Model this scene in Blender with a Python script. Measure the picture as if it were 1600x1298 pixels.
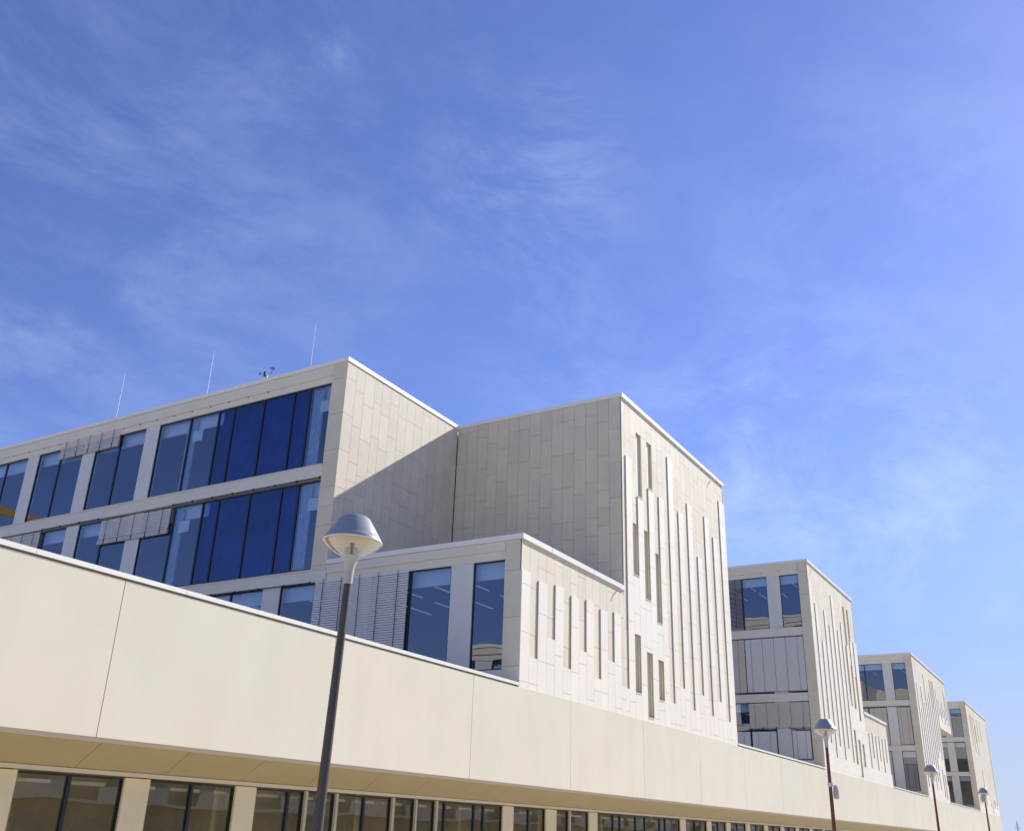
import bpy, bmesh, math, random
from mathutils import Vector, Matrix, noise as mnoise
for o in list(bpy.data.objects): bpy.data.objects.remove(o)
C = bpy.context.scene.collection
SC = bpy.context.scene
GZ = -1.6                      # street level; the camera is eye height above it

# ------------------------------------------------------------------ camera
cd = bpy.data.cameras.new('camera'); cam = bpy.data.objects.new('camera', cd); C.objects.link(cam)
cd.sensor_fit = 'HORIZONTAL'; cd.sensor_width = 36.0; cd.lens = 1513.578/1600*36.0
cd.clip_start = 0.1; cd.clip_end = 5000
RT = Vector((0.5050444428, -0.8625608604, 0.0303129149))
UP = Vector((-0.3548203050, -0.1754810801, 0.9183185404))
FW = Vector((0.7867862874, 0.4745473133, 0.3946798519))
m = Matrix((RT, UP, -FW)).transposed().to_4x4()
cam.matrix_world = m
SC.camera = cam

# ------------------------------------------------------------------ sun and sky
TH = math.radians(70)                       # sun azimuth measured from the street front's normal
SX, SY = math.sin(TH), -math.cos(TH)
SZ = 0.744*SX                               # slope of the shadow edge on the set-back wall
SUN = Vector((SX, SY, SZ)).normalized()
EL = math.asin(SUN.z)
AZ = math.atan2(SUN.x, SUN.y)               # from +Y towards +X
sl = bpy.data.lights.new('sun', 'SUN'); sl.energy = 4.7; sl.angle = math.radians(0.5); sl.color = (1.0, 0.98, 0.945)
so = bpy.data.objects.new('sun', sl); C.objects.link(so)
so.rotation_euler = (-SUN).to_track_quat('-Z', 'Y').to_euler()
W = bpy.data.worlds.new('World'); SC.world = W; W.use_nodes = True
nt = W.node_tree; nt.nodes.clear()
def N(t, **k):
    n = nt.nodes.new(t)
    for a, b in k.items(): setattr(n, a, b)
    return n
out = N('ShaderNodeOutputWorld'); bg = N('ShaderNodeBackground'); bg.inputs[1].default_value = 0.15
sky = N('ShaderNodeTexSky', sky_type='NISHITA', sun_disc=False); sky.sun_elevation = EL; sky.sun_rotation = AZ
sky.altitude = 100; sky.air_density = 1.0; sky.dust_density = 0.22; sky.ozone_density = 2.0
tint = N('ShaderNodeMix', data_type='RGBA', blend_type='MULTIPLY'); tint.inputs[0].default_value = 1
tint.inputs[7].default_value = (0.545, 0.555, 0.85, 1)
sp = N('ShaderNodeSeparateXYZ'); tc0 = N('ShaderNodeTexCoord'); nt.links.new(tc0.outputs['Generated'], sp.inputs[0])
hz = N('ShaderNodeMapRange', interpolation_type='SMOOTHSTEP'); hz.inputs[1].default_value = 0.0; hz.inputs[2].default_value = 0.30; hz.inputs[3].default_value = 0.52; hz.inputs[4].default_value = 1
nt.links.new(sp.outputs['Z'], hz.inputs[0])
hm = N('ShaderNodeVectorMath', operation='SCALE'); nt.links.new(sky.outputs[0], hm.inputs[0]); nt.links.new(hz.outputs[0], hm.inputs['Scale'])
nt.links.new(hm.outputs[0], tint.inputs[6])
# thin high cirrus: streaky noise in the direction of view
tc = N('ShaderNodeTexCoord')
mp = N('ShaderNodeMapping'); mp.inputs[2].default_value = (0.35, -0.5, 0.55); mp.inputs[3].default_value = (1.6, 3.0, 5.0)
nt.links.new(tc.outputs['Generated'], mp.inputs[0])
nz = N('ShaderNodeTexNoise'); nz.inputs['Scale'].default_value = 2.1; nz.inputs['Detail'].default_value = 12; nz.inputs['Roughness'].default_value = 0.68; nz.inputs['Distortion'].default_value = 0.35
nt.links.new(mp.outputs[0], nz.inputs[0])
nb = N('ShaderNodeTexNoise'); nb.inputs['Scale'].default_value = 2.2; nb.inputs['Detail'].default_value = 3
nt.links.new(tc.outputs['Generated'], nb.inputs[0])
r1 = N('ShaderNodeMapRange', interpolation_type='SMOOTHSTEP'); r1.inputs[1].default_value = 0.38; r1.inputs[2].default_value = 0.72
nt.links.new(nz.outputs[0], r1.inputs[0])
r2 = N('ShaderNodeMapRange', interpolation_type='SMOOTHSTEP'); r2.inputs[1].default_value = 0.40; r2.inputs[2].default_value = 0.66; r2.inputs[3].default_value = 0.08; r2.inputs[4].default_value = 0.28
nt.links.new(nb.outputs[0], r2.inputs[0])
cl = N('ShaderNodeMath', operation='MULTIPLY'); nt.links.new(r1.outputs[0], cl.inputs[0]); nt.links.new(r2.outputs[0], cl.inputs[1])
last = cl
def patch(d, rad, amt):
    """a wisp of cirrus in one part of the sky"""
    global last
    dn = N('ShaderNodeVectorMath', operation='DISTANCE'); dn.inputs[1].default_value = d
    nt.links.new(tc.outputs['Generated'], dn.inputs[0])
    mr = N('ShaderNodeMapRange', interpolation_type='SMOOTHSTEP'); mr.inputs[1].default_value = rad; mr.inputs[2].default_value = 0; mr.inputs[3].default_value = 0; mr.inputs[4].default_value = amt
    nt.links.new(dn.outputs['Value'], mr.inputs[0])
    mu = N('ShaderNodeMath', operation='MULTIPLY'); nt.links.new(mr.outputs[0], mu.inputs[0]); nt.links.new(r1.outputs[0], mu.inputs[1])
    ad = N('ShaderNodeMath', operation='ADD'); nt.links.new(last.outputs[0], ad.inputs[0]); nt.links.new(mu.outputs[0], ad.inputs[1])
    last = ad
patch((0.515, 0.523, 0.679), 0.035, 0.7)
patch((0.62, 0.52, 0.56), 0.30, 0.25)
patch((0.70, 0.396, 0.596), 0.15, 0.95)
patch((0.45, 0.75, 0.47), 0.36, 0.55)
patch((0.84, 0.08, 0.54), 0.30, 0.35)
patch((0.911, 0.249, 0.329), 0.20, 1.2)
patch((0.80, 0.40, 0.44), 0.16, 0.4)
patch((0.96, 0.05, 0.31), 0.20, 0.8)
patch((0.957, 0.115, 0.24), 0.16, 0.7)
sc = N('ShaderNodeMath', operation='MULTIPLY'); sc.inputs[1].default_value = 0.30; sc.use_clamp = True
nt.links.new(last.outputs[0], sc.inputs[0])
cm = N('ShaderNodeMix', data_type='RGBA'); cm.inputs[7].default_value = (3.6, 4.3, 6.0, 1)
nt.links.new(sc.outputs[0], cm.inputs[0]); nt.links.new(tint.outputs[2], cm.inputs[6])
hp = N('ShaderNodeMapRange', interpolation_type='SMOOTHSTEP'); hp.inputs[1].default_value = 0.20; hp.inputs[2].default_value = 0.0; hp.inputs[3].default_value = 0; hp.inputs[4].default_value = 0.9
nt.links.new(sp.outputs['Z'], hp.inputs[0])
hmix = N('ShaderNodeMix', data_type='RGBA'); hmix.inputs[7].default_value = (2.9, 3.5, 4.7, 1)
nt.links.new(hp.outputs[0], hmix.inputs[0]); nt.links.new(cm.outputs[2], hmix.inputs[6])
nt.links.new(hmix.outputs[2], bg.inputs[0]); nt.links.new(bg.outputs[0], out.inputs[0])
SC.view_settings.view_transform = 'Standard'; SC.view_settings.look = 'None'
SC.view_settings.exposure = 0.4; SC.view_settings.gamma = 1
SC.render.engine = 'CYCLES'
SC.cycles.max_bounces = 10; SC.cycles.transparent_max_bounces = 12; SC.cycles.glossy_bounces = 5

# ------------------------------------------------------------------ materials
def mat(name, col, rough=0.6, metal=0.0, tint=False, nscale=0, namt=0.0, bump=0.0, bscale=8.0, spec=0.5, grime=0.0):
    mt = bpy.data.materials.new(name); mt.use_nodes = True; t = mt.node_tree; b = t.nodes['Principled BSDF']
    b.inputs['Base Color'].default_value = (*col, 1); b.inputs['Roughness'].default_value = rough
    b.inputs['Metallic'].default_value = metal; b.inputs['Specular IOR Level'].default_value = spec
    src = None
    tcn = t.nodes.new('ShaderNodeTexCoord')
    def mulcol(prev, sock):
        mx = t.nodes.new('ShaderNodeMix'); mx.data_type = 'RGBA'; mx.blend_type = 'MULTIPLY'; mx.inputs[0].default_value = 1
        if prev is None: mx.inputs[6].default_value = (*col, 1)
        else: t.links.new(prev, mx.inputs[6])
        t.links.new(sock, mx.inputs[7]); return mx.outputs[2]
    if tint:
        a = t.nodes.new('ShaderNodeAttribute'); a.attribute_name = 'tint'; src = mulcol(src, a.outputs['Color'])
    if nscale:
        nn = t.nodes.new('ShaderNodeTexNoise'); nn.inputs['Scale'].default_value = nscale; nn.inputs['Detail'].default_value = 6; nn.inputs['Roughness'].default_value = 0.65
        t.links.new(tcn.outputs['Object'], nn.inputs[0])
        mr = t.nodes.new('ShaderNodeMapRange'); mr.inputs[1].default_value = 0.3; mr.inputs[2].default_value = 0.7
        mr.inputs[3].default_value = 1-namt; mr.inputs[4].default_value = 1+namt*0.6
        t.links.new(nn.outputs[0], mr.inputs[0]); src = mulcol(src, mr.outputs[0])
    if grime:      # faint streaks running down, and large cloudy stains
        mpn = t.nodes.new('ShaderNodeMapping'); mpn.inputs[3].default_value = (1.1, 1.1, 0.35)
        t.links.new(tcn.outputs['Object'], mpn.inputs[0])
        nn = t.nodes.new('ShaderNodeTexNoise'); nn.inputs['Scale'].default_value = 1.0; nn.inputs['Detail'].default_value = 5
        t.links.new(mpn.outputs[0], nn.inputs[0])
        mr = t.nodes.new('ShaderNodeMapRange'); mr.inputs[1].default_value = 0.35; mr.inputs[2].default_value = 0.7
        mr.inputs[3].default_value = 1; mr.inputs[4].default_value = 1-grime
        t.links.new(nn.outputs[0], mr.inputs[0]); src = mulcol(src, mr.outputs[0])
        n2 = t.nodes.new('ShaderNodeTexNoise'); n2.inputs['Scale'].default_value = 0.55; n2.inputs['Detail'].default_value = 4
        t.links.new(tcn.outputs['Object'], n2.inputs[0])
        cr = t.nodes.new('ShaderNodeValToRGB'); cr.color_ramp.elements[0].position = 0.35; cr.color_ramp.elements[1].position = 0.68
        cr.color_ramp.elements[0].color = (1.0, 0.97, 0.945, 1); cr.color_ramp.elements[1].color = (0.985, 1.0, 0.975, 1)
        t.links.new(n2.outputs[0], cr.inputs[0]); src = mulcol(src, cr.outputs[0])
    if src is not None: t.links.new(src, b.inputs['Base Color'])
    if bump:
        nn = t.nodes.new('ShaderNodeTexNoise'); nn.inputs['Scale'].default_value = bscale; nn.inputs['Detail'].default_value = 5
        t.links.new(tcn.outputs['Object'], nn.inputs[0])
        bp = t.nodes.new('ShaderNodeBump'); bp.inputs['Strength'].default_value = bump; bp.inputs['Distance'].default_value = 0.01
        t.links.new(nn.outputs[0], bp.inputs['Height']); t.links.new(bp.outputs[0], b.inputs['Normal'])
    return mt
def glass(name, refl=(0.8, 0.88, 1.0), trans=(0.30, 0.36, 0.42), ior=1.9, wav=0.02, wscale=1.0):
    mt = bpy.data.materials.new(name); mt.use_nodes = True; t = mt.node_tree; t.nodes.clear()
    o = t.nodes.new('ShaderNodeOutputMaterial'); mx = t.nodes.new('ShaderNodeMixShader')
    gl = t.nodes.new('ShaderNodeBsdfGlossy'); gl.inputs['Color'].default_value = (*refl, 1); gl.inputs['Roughness'].default_value = 0.0
    tr = t.nodes.new('ShaderNodeBsdfTransparent'); tr.inputs['Color'].default_value = (*trans, 1)
    fr = t.nodes.new('ShaderNodeFresnel'); fr.inputs[0].default_value = ior
    tcn = t.nodes.new('ShaderNodeTexCoord'); nn = t.nodes.new('ShaderNodeTexNoise'); nn.inputs['Scale'].default_value = wscale; nn.inputs['Detail'].default_value = 0.5
    t.links.new(tcn.outputs['Object'], nn.inputs[0])
    bp = t.nodes.new('ShaderNodeBump'); bp.inputs['Strength'].default_value = 1.0; bp.inputs['Distance'].default_value = wav
    t.links.new(nn.outputs[0], bp.inputs['Height']); t.links.new(bp.outputs[0], gl.inputs['Normal'])
    ge = t.nodes.new('ShaderNodeNewGeometry'); iv = t.nodes.new('ShaderNodeMath'); iv.operation = 'SUBTRACT'; iv.inputs[0].default_value = 1.0
    t.links.new(ge.outputs['Backfacing'], iv.inputs[1]); fm = t.nodes.new('ShaderNodeMath'); fm.operation = 'MULTIPLY'
    t.links.new(fr.outputs[0], fm.inputs[0]); t.links.new(iv.outputs[0], fm.inputs[1])
    t.links.new(fm.outputs[0], mx.inputs[0]); t.links.new(tr.outputs[0], mx.inputs[1]); t.links.new(gl.outputs[0], mx.inputs[2])
    t.links.new(mx.outputs[0], o.inputs[0]); return mt
def perforated(name, col, freq=92):
    """sheet metal with a fine grid of punched holes"""
    mt = mat(name, col, 0.45, 0.0, nscale=1.3, namt=0.06); t = mt.node_tree; b = t.nodes['Principled BSDF']
    src = b.inputs['Base Color'].links[0].from_socket
    tcn = t.nodes.new('ShaderNodeTexCoord'); sp = t.nodes.new('ShaderNodeSeparateXYZ'); t.links.new(tcn.outputs['Object'], sp.inputs[0])
    ad = t.nodes.new('ShaderNodeMath'); t.links.new(sp.outputs[0], ad.inputs[0]); t.links.new(sp.outputs[1], ad.inputs[1])
    def wave(s, f):
        a = t.nodes.new('ShaderNodeMath'); a.operation = 'MULTIPLY'; a.inputs[1].default_value = f; t.links.new(s, a.inputs[0])
        c = t.nodes.new('ShaderNodeMath'); c.operation = 'SINE'; t.links.new(a.outputs[0], c.inputs[0]); return c.outputs[0]
    mu = t.nodes.new('ShaderNodeMath'); mu.operation = 'MULTIPLY'; t.links.new(wave(ad.outputs[0], freq), mu.inputs[0]); t.links.new(wave(sp.outputs[2], freq), mu.inputs[1])
    gt = t.nodes.new('ShaderNodeMapRange'); gt.inputs[1].default_value = 0.25; gt.inputs[2].default_value = 0.6; gt.inputs[3].default_value = 1; gt.inputs[4].default_value = 0.62
    t.links.new(mu.outputs[0], gt.inputs[0])
    mx = t.nodes.new('ShaderNodeMix'); mx.data_type = 'RGBA'; mx.blend_type = 'MULTIPLY'; mx.inputs[0].default_value = 1
    t.links.new(src, mx.inputs[6]); t.links.new(gt.outputs[0], mx.inputs[7]); t.links.new(mx.outputs[2], b.inputs['Base Color'])
    return mt
M = dict(
 stone=mat('grey_beige_stone', (0.76, 0.672, 0.505), 0.75, tint=True, nscale=1.7, namt=0.05, bump=0.15, bscale=30, grime=0.05),
 pale=mat('white_stone', (0.88, 0.81, 0.67), 0.7, tint=True, nscale=1.7, namt=0.03, bump=0.1, bscale=30, grime=0.04),
 joint=mat('joint_backing', (0.40, 0.32, 0.215), 0.9),
 podium=mat('cream_concrete_panel', (0.76, 0.695, 0.525), 0.7, tint=True, nscale=0.7, namt=0.03, bump=0.03, bscale=14, grime=0.045, spec=0.4),
 coping=mat('white_coping_metal', (0.88, 0.83, 0.70), 0.4, nscale=0.8, namt=0.03),
 lip=mat('tan_metal_lip', (0.52, 0.42, 0.29), 0.5, nscale=2, namt=0.05),
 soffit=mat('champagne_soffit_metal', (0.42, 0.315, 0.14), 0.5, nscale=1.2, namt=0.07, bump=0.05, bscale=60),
 trim=mat('champagne_trim', (0.78, 0.64, 0.38), 0.45, nscale=2, namt=0.05),
 goldperf=perforated('champagne_perforated_metal', (0.92, 0.75, 0.42), 210),
 header=mat('cream_metal_header', (0.80, 0.72, 0.54), 0.5, nscale=1.1, namt=0.05),
 band=mat('light_metal_band', (0.75, 0.70, 0.57), 0.5, nscale=1.1, namt=0.05),
 perf=perforated('grey_perforated_metal', (0.78, 0.745, 0.66)),
 frame=mat('black_window_frame', (0.012, 0.012, 0.014), 0.4),
 lframe=mat('champagne_window_frame', (0.55, 0.47, 0.30), 0.4),
 glass=glass('solar_glass', ior=2.3, wav=0.004, trans=(0.80, 0.86, 0.92)),
 gglass=glass('ground_floor_glass', refl=(1.0, 0.98, 0.90), trans=(0.92, 0.88, 0.74), ior=2.6, wav=0.004, wscale=0.8),
 bluepane=glass('dark_blue_glass', refl=(0.5, 0.68, 1.0), trans=(0.62, 0.72, 0.95), ior=1.9, wav=0.008),
 cloudrefl=mat('blue_cloud_reflection', (0.030, 0.046, 0.150), 0.8, nscale=0.55, namt=0.95),  # cloud reflections of the dark panes, painted as blue mottling
 slotpane=mat('olive_slot_pane', (0.78, 0.71, 0.50), 0.6, nscale=0.6, namt=0.06),
 slat=mat('aluminium_slat', (0.86, 0.81, 0.74), 0.5, 0.0, nscale=3, namt=0.04),
 slatb=mat('beige_slat', (0.72, 0.65, 0.52), 0.55, 0.0, nscale=3, namt=0.05),
 rail=mat('blind_bottom_rail', (0.52, 0.48, 0.42), 0.5, 0.0, nscale=3, namt=0.05),
 cord=mat('dark_cord', (0.035, 0.035, 0.04), 0.7),
 interior=mat('office_interior', (0.14, 0.19, 0.27), 0.8, nscale=0.5, namt=0.15),
 ceil=mat('office_ceiling', (0.26, 0.30, 0.35), 0.8),
 bulk=mat('pale_bulkhead', (0.80, 0.84, 0.86), 0.7),
 curtain=mat('sheer_curtain', (0.55, 0.62, 0.72), 0.9, nscale=6, namt=0.25),
 sheet=mat('white_paper_sheet', (0.75, 0.80, 0.78), 0.9),
 roof=mat('roof_gravel', (0.66, 0.61, 0.52), 0.95, nscale=9, namt=0.2),
 slabm=mat('dark_core', (0.10, 0.10, 0.10), 0.9),
 lampgrey=mat('blue_grey_lamp_paint', (0.33, 0.35, 0.36), 0.42, 0.0, nscale=6, namt=0.10, bump=0.05, bscale=20),
 lampin=mat('cream_reflector', (0.82, 0.70, 0.52), 0.6),
 lampneck=mat('warm_white_neck', (0.50, 0.49, 0.42), 0.35, nscale=8, namt=0.08),
 lampmod=mat('lamp_holder_metal', (0.22, 0.17, 0.06), 0.3, 0.5),
 poleg=mat('dark_brown_pole_paint', (0.075, 0.060, 0.048), 0.42, nscale=12, namt=0.15),
 poler=mat('rust_red_pole_paint', (0.16, 0.045, 0.028), 0.4, nscale=12, namt=0.2),
 steel=mat('galvanised_steel', (0.70, 0.71, 0.72), 0.35, 0.3),
 black=mat('black_plastic', (0.015, 0.015, 0.018), 0.4),
 boxm=mat('beige_plastic_box', (0.55, 0.50, 0.40), 0.5),
 pave=mat('pale_paving', (0.58, 0.54, 0.46), 0.85, nscale=1.5, namt=0.12, bump=0.2, bscale=10),
 asphalt=mat('asphalt', (0.15, 0.145, 0.135), 0.9, nscale=5, namt=0.2, bump=0.3, bscale=60),
 kerb=mat('granite_kerb', (0.32, 0.31, 0.30), 0.8, nscale=6, namt=0.15),
 paint=mat('white_road_paint', (0.75, 0.75, 0.73), 0.7, nscale=9, namt=0.1),
 render_=mat('grey_brown_render', (0.66, 0.58, 0.44), 0.85, nscale=0.7, namt=0.08),
 slabw=mat('balcony_white', (0.82, 0.79, 0.72), 0.8, nscale=0.7, namt=0.05),
 shopwall=mat('shop_wall', (0.80, 0.72, 0.48), 0.8, nscale=0.9, namt=0.3),
 ochre=mat('ochre_crane_paint', (0.72, 0.40, 0.08), 0.5, nscale=0.6, namt=0.1),
 leaf=mat('leaf_green', (0.055, 0.09, 0.03), 0.7, tint=True),
 bark=mat('bark', (0.10, 0.075, 0.05), 0.9, nscale=8, namt=0.3),
)
g = M['sheet'].node_tree.nodes['Principled BSDF']
lm = bpy.data.materials.new('ceiling_lamp_tube'); lm.use_nodes = True
b = lm.node_tree.nodes['Principled BSDF']; b.inputs['Base Color'].default_value = (0.9, 0.9, 0.9, 1)
b.inputs['Emission Color'].default_value = (0.85, 0.92, 1, 1); b.inputs['Emission Strength'].default_value = 0.16
M['tube'] = lm
# clear polycarbonate under the lamp shade
cp = bpy.data.materials.new('clear_polycarbonate'); cp.use_nodes = True; t = cp.node_tree; t.nodes.clear()
o_ = t.nodes.new('ShaderNodeOutputMaterial'); mx = t.nodes.new('ShaderNodeMixShader'); gl = t.nodes.new('ShaderNodeBsdfGlossy'); tr = t.nodes.new('ShaderNodeBsdfTransparent')
gl.inputs['Roughness'].default_value = 0.15; tr.inputs[0].default_value = (0.93, 0.91, 0.86, 1); lw = t.nodes.new('ShaderNodeLayerWeight'); lw.inputs[0].default_value = 0.35
t.links.new(lw.outputs['Facing'], mx.inputs[0]); t.links.new(tr.outputs[0], mx.inputs[1]); t.links.new(gl.outputs[0], mx.inputs[2]); t.links.new(mx.outputs[0], o_.inputs[0])
M['clear'] = cp

# ------------------------------------------------------------------ mesh helpers
class MB:
    """collects boxes and surfaces, then links them as ONE mesh object"""
    def __init__(s): s.v = []; s.f = []; s.t = []
    def box(s, a, b, tint=1.0):
        x0, x1 = sorted((a[0], b[0])); y0, y1 = sorted((a[1], b[1])); z0, z1 = sorted((a[2], b[2])); n = len(s.v)
        s.v += [(x0,y0,z0),(x1,y0,z0),(x1,y1,z0),(x0,y1,z0),(x0,y0,z1),(x1,y0,z1),(x1,y1,z1),(x0,y1,z1)]
        for q in ((0,3,2,1),(4,5,6,7),(0,1,5,4),(1,2,6,5),(2,3,7,6),(3,0,4,7)): s.f.append(tuple(n+i for i in q)); s.t.append(tint)
    def poly(s, pts, tint=1.0):
        n = len(s.v); s.v += [tuple(p) for p in pts]; s.f.append(tuple(range(n, n+len(pts)))); s.t.append(tint)
    def prism(s, pts, ext, tint=1.0):
        n = len(s.v); k = len(pts); e = Vector(ext)
        s.v += [tuple(p) for p in pts] + [tuple(Vector(p)+e) for p in pts]
        s.f.append(tuple(range(n+k-1, n-1, -1))); s.t.append(tint); s.f.append(tuple(range(n+k, n+2*k))); s.t.append(tint)
        for i in range(k): j = (i+1) % k; s.f.append((n+i, n+j, n+k+j, n+k+i)); s.t.append(tint)
    def lathe(s, prof, c=(0,0,0), seg=40, cap0=False, cap1=False):
        n = len(s.v); k = len(prof)
        for i in range(seg):
            a = 2*math.pi*i/seg
            for r, z in prof: s.v.append((c[0]+r*math.cos(a), c[1]+r*math.sin(a), c[2]+z))
        for i in range(seg):
            j = (i+1) % seg
            for q in range(k-1): s.f.append((n+i*k+q, n+j*k+q, n+j*k+q+1, n+i*k+q+1)); s.t.append(1.0)
        if cap0: s.f.append(tuple(n+i*k for i in range(seg-1, -1, -1))); s.t.append(1.0)
        if cap1: s.f.append(tuple(n+i*k+k-1 for i in range(seg))); s.t.append(1.0)
    def tube(s, pts, r, seg=8):
        P = [Vector(p) for p in pts]; n = len(s.v)
        rs = r if isinstance(r, (list, tuple)) else [r]*len(P)
        for i, p in enumerate(P):
            d = (P[min(i+1, len(P)-1)]-P[max(i-1, 0)]).normalized()
            u = d.cross(Vector((0,0,1)) if abs(d.z) < 0.9 else Vector((1,0,0))).normalized(); w = d.cross(u)
            for k in range(seg):
                a = 2*math.pi*k/seg; s.v.append(tuple(p+(u*math.cos(a)+w*math.sin(a))*rs[i]))
        for i in range(len(P)-1):
            for k in range(seg):
                j = (k+1) % seg; s.f.append((n+i*seg+k, n+i*seg+j, n+(i+1)*seg+j, n+(i+1)*seg+k)); s.t.append(1.0)
        s.f.append(tuple(n+k for k in range(seg-1, -1, -1))); s.t.append(1.0)
        s.f.append(tuple(n+(len(P)-1)*seg+k for k in range(seg))); s.t.append(1.0)
    def build(s, name, mt, parent=None, smooth=False, origin=None):
        me = bpy.data.meshes.new(name); vs = s.v
        if origin is not None: vs = [(a-origin[0], b-origin[1], c-origin[2]) for a, b, c in vs]
        me.from_pydata(vs, [], s.f); me.update()
        ca = me.color_attributes.new(name='tint', type='FLOAT_COLOR', domain='CORNER'); arr = []
        for f, tt in zip(s.f, s.t):
            c = (tt, tt, tt, 1.0) if not isinstance(tt, tuple) else (*tt, 1.0)
            arr += list(c)*len(f)
        ca.data.foreach_set('color', arr)
        if smooth:
            me.polygons.foreach_set('use_smooth', [True]*len(me.polygons))
            me.set_sharp_from_angle(angle=math.radians(35))
        me.materials.append(mt if not isinstance(mt, str) else M[mt])
        o = bpy.data.objects.new(name, me); C.objects.link(o)
        if origin is not None: o.location = origin
        if parent is not None: o.parent = parent
        return o
def thing(name, label, cat, loc=(0,0,0), group=None):
    o = bpy.data.objects.new(name, None); C.objects.link(o); o.location = loc; o.empty_display_size = 0.5
    o['label'] = label; o['category'] = cat
    if group: o['group'] = group
    return o
def struct(o): o['kind'] = 'structure'; return o
RND = random.Random(7)
def tnt(a=0.04, warm=0.012):
    k = 1+RND.uniform(-a, a); w = RND.uniform(-warm, warm); return (k*(1+w), k, k*(1-w))

TA = {'p': (0.025, 0.008), 'r': (0.045, 0.012)}
class Plane:
    """a facade plane: u along it, v up, w outwards"""
    def __init__(s, axis, c, sgn): s.axis, s.c, s.sgn = axis, c, sgn
    def p(s, u, v, w): return (u, s.c+s.sgn*w, v) if s.axis == 'y' else (s.c+s.sgn*w, u, v)
    def box(s, mb, u0, u1, v0, v1, w0, w1, tint=1.0): mb.box(s.p(u0, v0, w0), s.p(u1, v1, w1), tint)
FRONT = Plane('y', 15.0, -1)

ZC, ZL, ZP, ZB = 16.88, 8.76, 4.12, 1.28        # tower coping, low-wing coping, podium coping, fascia bottom
G = 0.0055                                       # half joint
REC = -0.045                                    # depth of the recessed cladding columns
PH = 1.485                                      # panel height
OFFS = (16.07, 15.70, 15.34, 14.96)

def column(pl, clad, back, u0, u1, ivs, joint, first=False, last_=False):
    """one cladding column; ivs = [(z0, z1, kind)], kind 'p' proud, 'r' recessed, 'w' window"""
    for z0, z1, kd in ivs:
        if kd == 'w': continue
        w = 0.0 if kd == 'p' else REC
        pl.box(back, u0+(0.034 if first else 0), u1-(0.034 if last_ else 0), z0, z1, w-0.028, -0.40)
        zs = [z0] + sorted(z for z in (joint - PH*k for k in range(-2, 14)) if z0+0.12 < z < z1-0.12) + [z1]
        for a, b_ in zip(zs, zs[1:]):
            aa = a + (G if a > z0 else 0.0); bb = b_ - (G if b_ < z1 else 0.0)
            pl.box(clad[kd], u0+(0 if first else G), u1-(0 if last_ else G), aa, bb, w-0.028, w, tnt(*TA[kd]))
def slot_window(pl, parent, u0, u1, z0, z1):
    mb = MB(); e = 0.025
    for a in ((u0, u0+e, z0, z1), (u1-e, u1, z0, z1), (u0+e, u1-e, z0, z0+e), (u0+e, u1-e, z1-e, z1)):
        pl.box(mb, *a, -0.155, -0.115)
    f = mb.build('slot_window', 'lframe', parent)
    mb = MB(); t_ = 0.012
    for a in ((u0-t_, u0, z0, z1), (u1, u1+t_, z0, z1)): pl.box(mb, *a, -0.16, REC-0.002)
    mb.build('olive_reveal', 'slotpane', f)
    mb = MB(); pl.box(mb, u0+e, u1-e, z0+e, z1-e, -0.14, -0.13); mb.build('pane', 'slotpane', f)
    mb = MB(); pl.box(mb, u0, u1, z0-0.03, z0, -0.13, 0.02); mb.build('sill', 'coping', f)
def front(parent, cols, windows, ztop, zbot, pl=FRONT):
    """cols: (u0, u1, kind_top, z_switch): 'r' above z_switch then proud below, or all 'p'"""
    clad = {'p': MB(), 'r': MB()}; back = MB()
    for i, (u0, u1, zs) in enumerate(cols):
        base = [(zbot, min(zs, ztop), 'p')] if zs > zbot else []
        if zs < ztop: base.append((max(zs, zbot), ztop, 'r'))
        for (a, b_, z0, z1) in windows:
            if a < (u0+u1)/2 < b_:
                nb_ = []
                for (q0, q1, kd) in base:
                    if z1 <= q0 or z0 >= q1: nb_.append((q0, q1, kd)); continue
                    if q0 < z0: nb_.append((q0, z0, kd))
                    if q1 > z1: nb_.append((z1, q1, kd))
                base = nb_
        column(pl, clad, back, u0, u1, base, OFFS[(i*3+RND.choice((0, 0, 1))) % 4], i == 0, i == len(cols)-1)
    if clad['r'].v: clad['r'].build('grey_stone_cladding', 'stone', parent)
    if clad['p'].v: clad['p'].build('white_stone_cladding', 'pale', parent)
    back.build('joint_backing', 'joint', parent)
    for (a, b_, z0, z1) in windows: slot_window(pl, parent, a, b_, z0, z1)
def stonewall(parent, pl, us, z0, z1, mt='stone', joints=None, thick=0.3, name='stone_cladding'):
    """plain cladding wall over column boundaries us"""
    clad = MB(); back = MB()
    for i, (u0, u1) in enumerate(zip(us, us[1:])):
        j = joints[i] if joints and i < len(joints) else OFFS[(i*3+RND.choice((0, 1, 0))) % 4]
        pl.box(back, u0+(0.036 if i == 0 else 0), u1-(0.036 if i == len(us)-2 else 0), z0, z1, -0.03, -thick)
        zs = [z0]+sorted(z for z in (j-PH*k for k in range(-2, 14)) if z0+0.1 < z < z1-0.1)
        if RND.random() < 0.35 and len(zs) > 4: zs.insert(3, zs[2]+0.74) if zs[3]-zs[2] > 1.4 else None
        zs.append(z1)
        for a, b_ in zip(zs, zs[1:]):
            pl.box(clad, u0+G*(i > 0), u1-(G if i < len(us)-2 else 0), a+(G if a > z0 else 0), b_-(G if b_ < z1 else 0), -0.03, 0, tnt(0.045, 0.010))
    clad.build(name, mt, parent); back.build('joint_backing', 'joint', parent)
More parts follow.
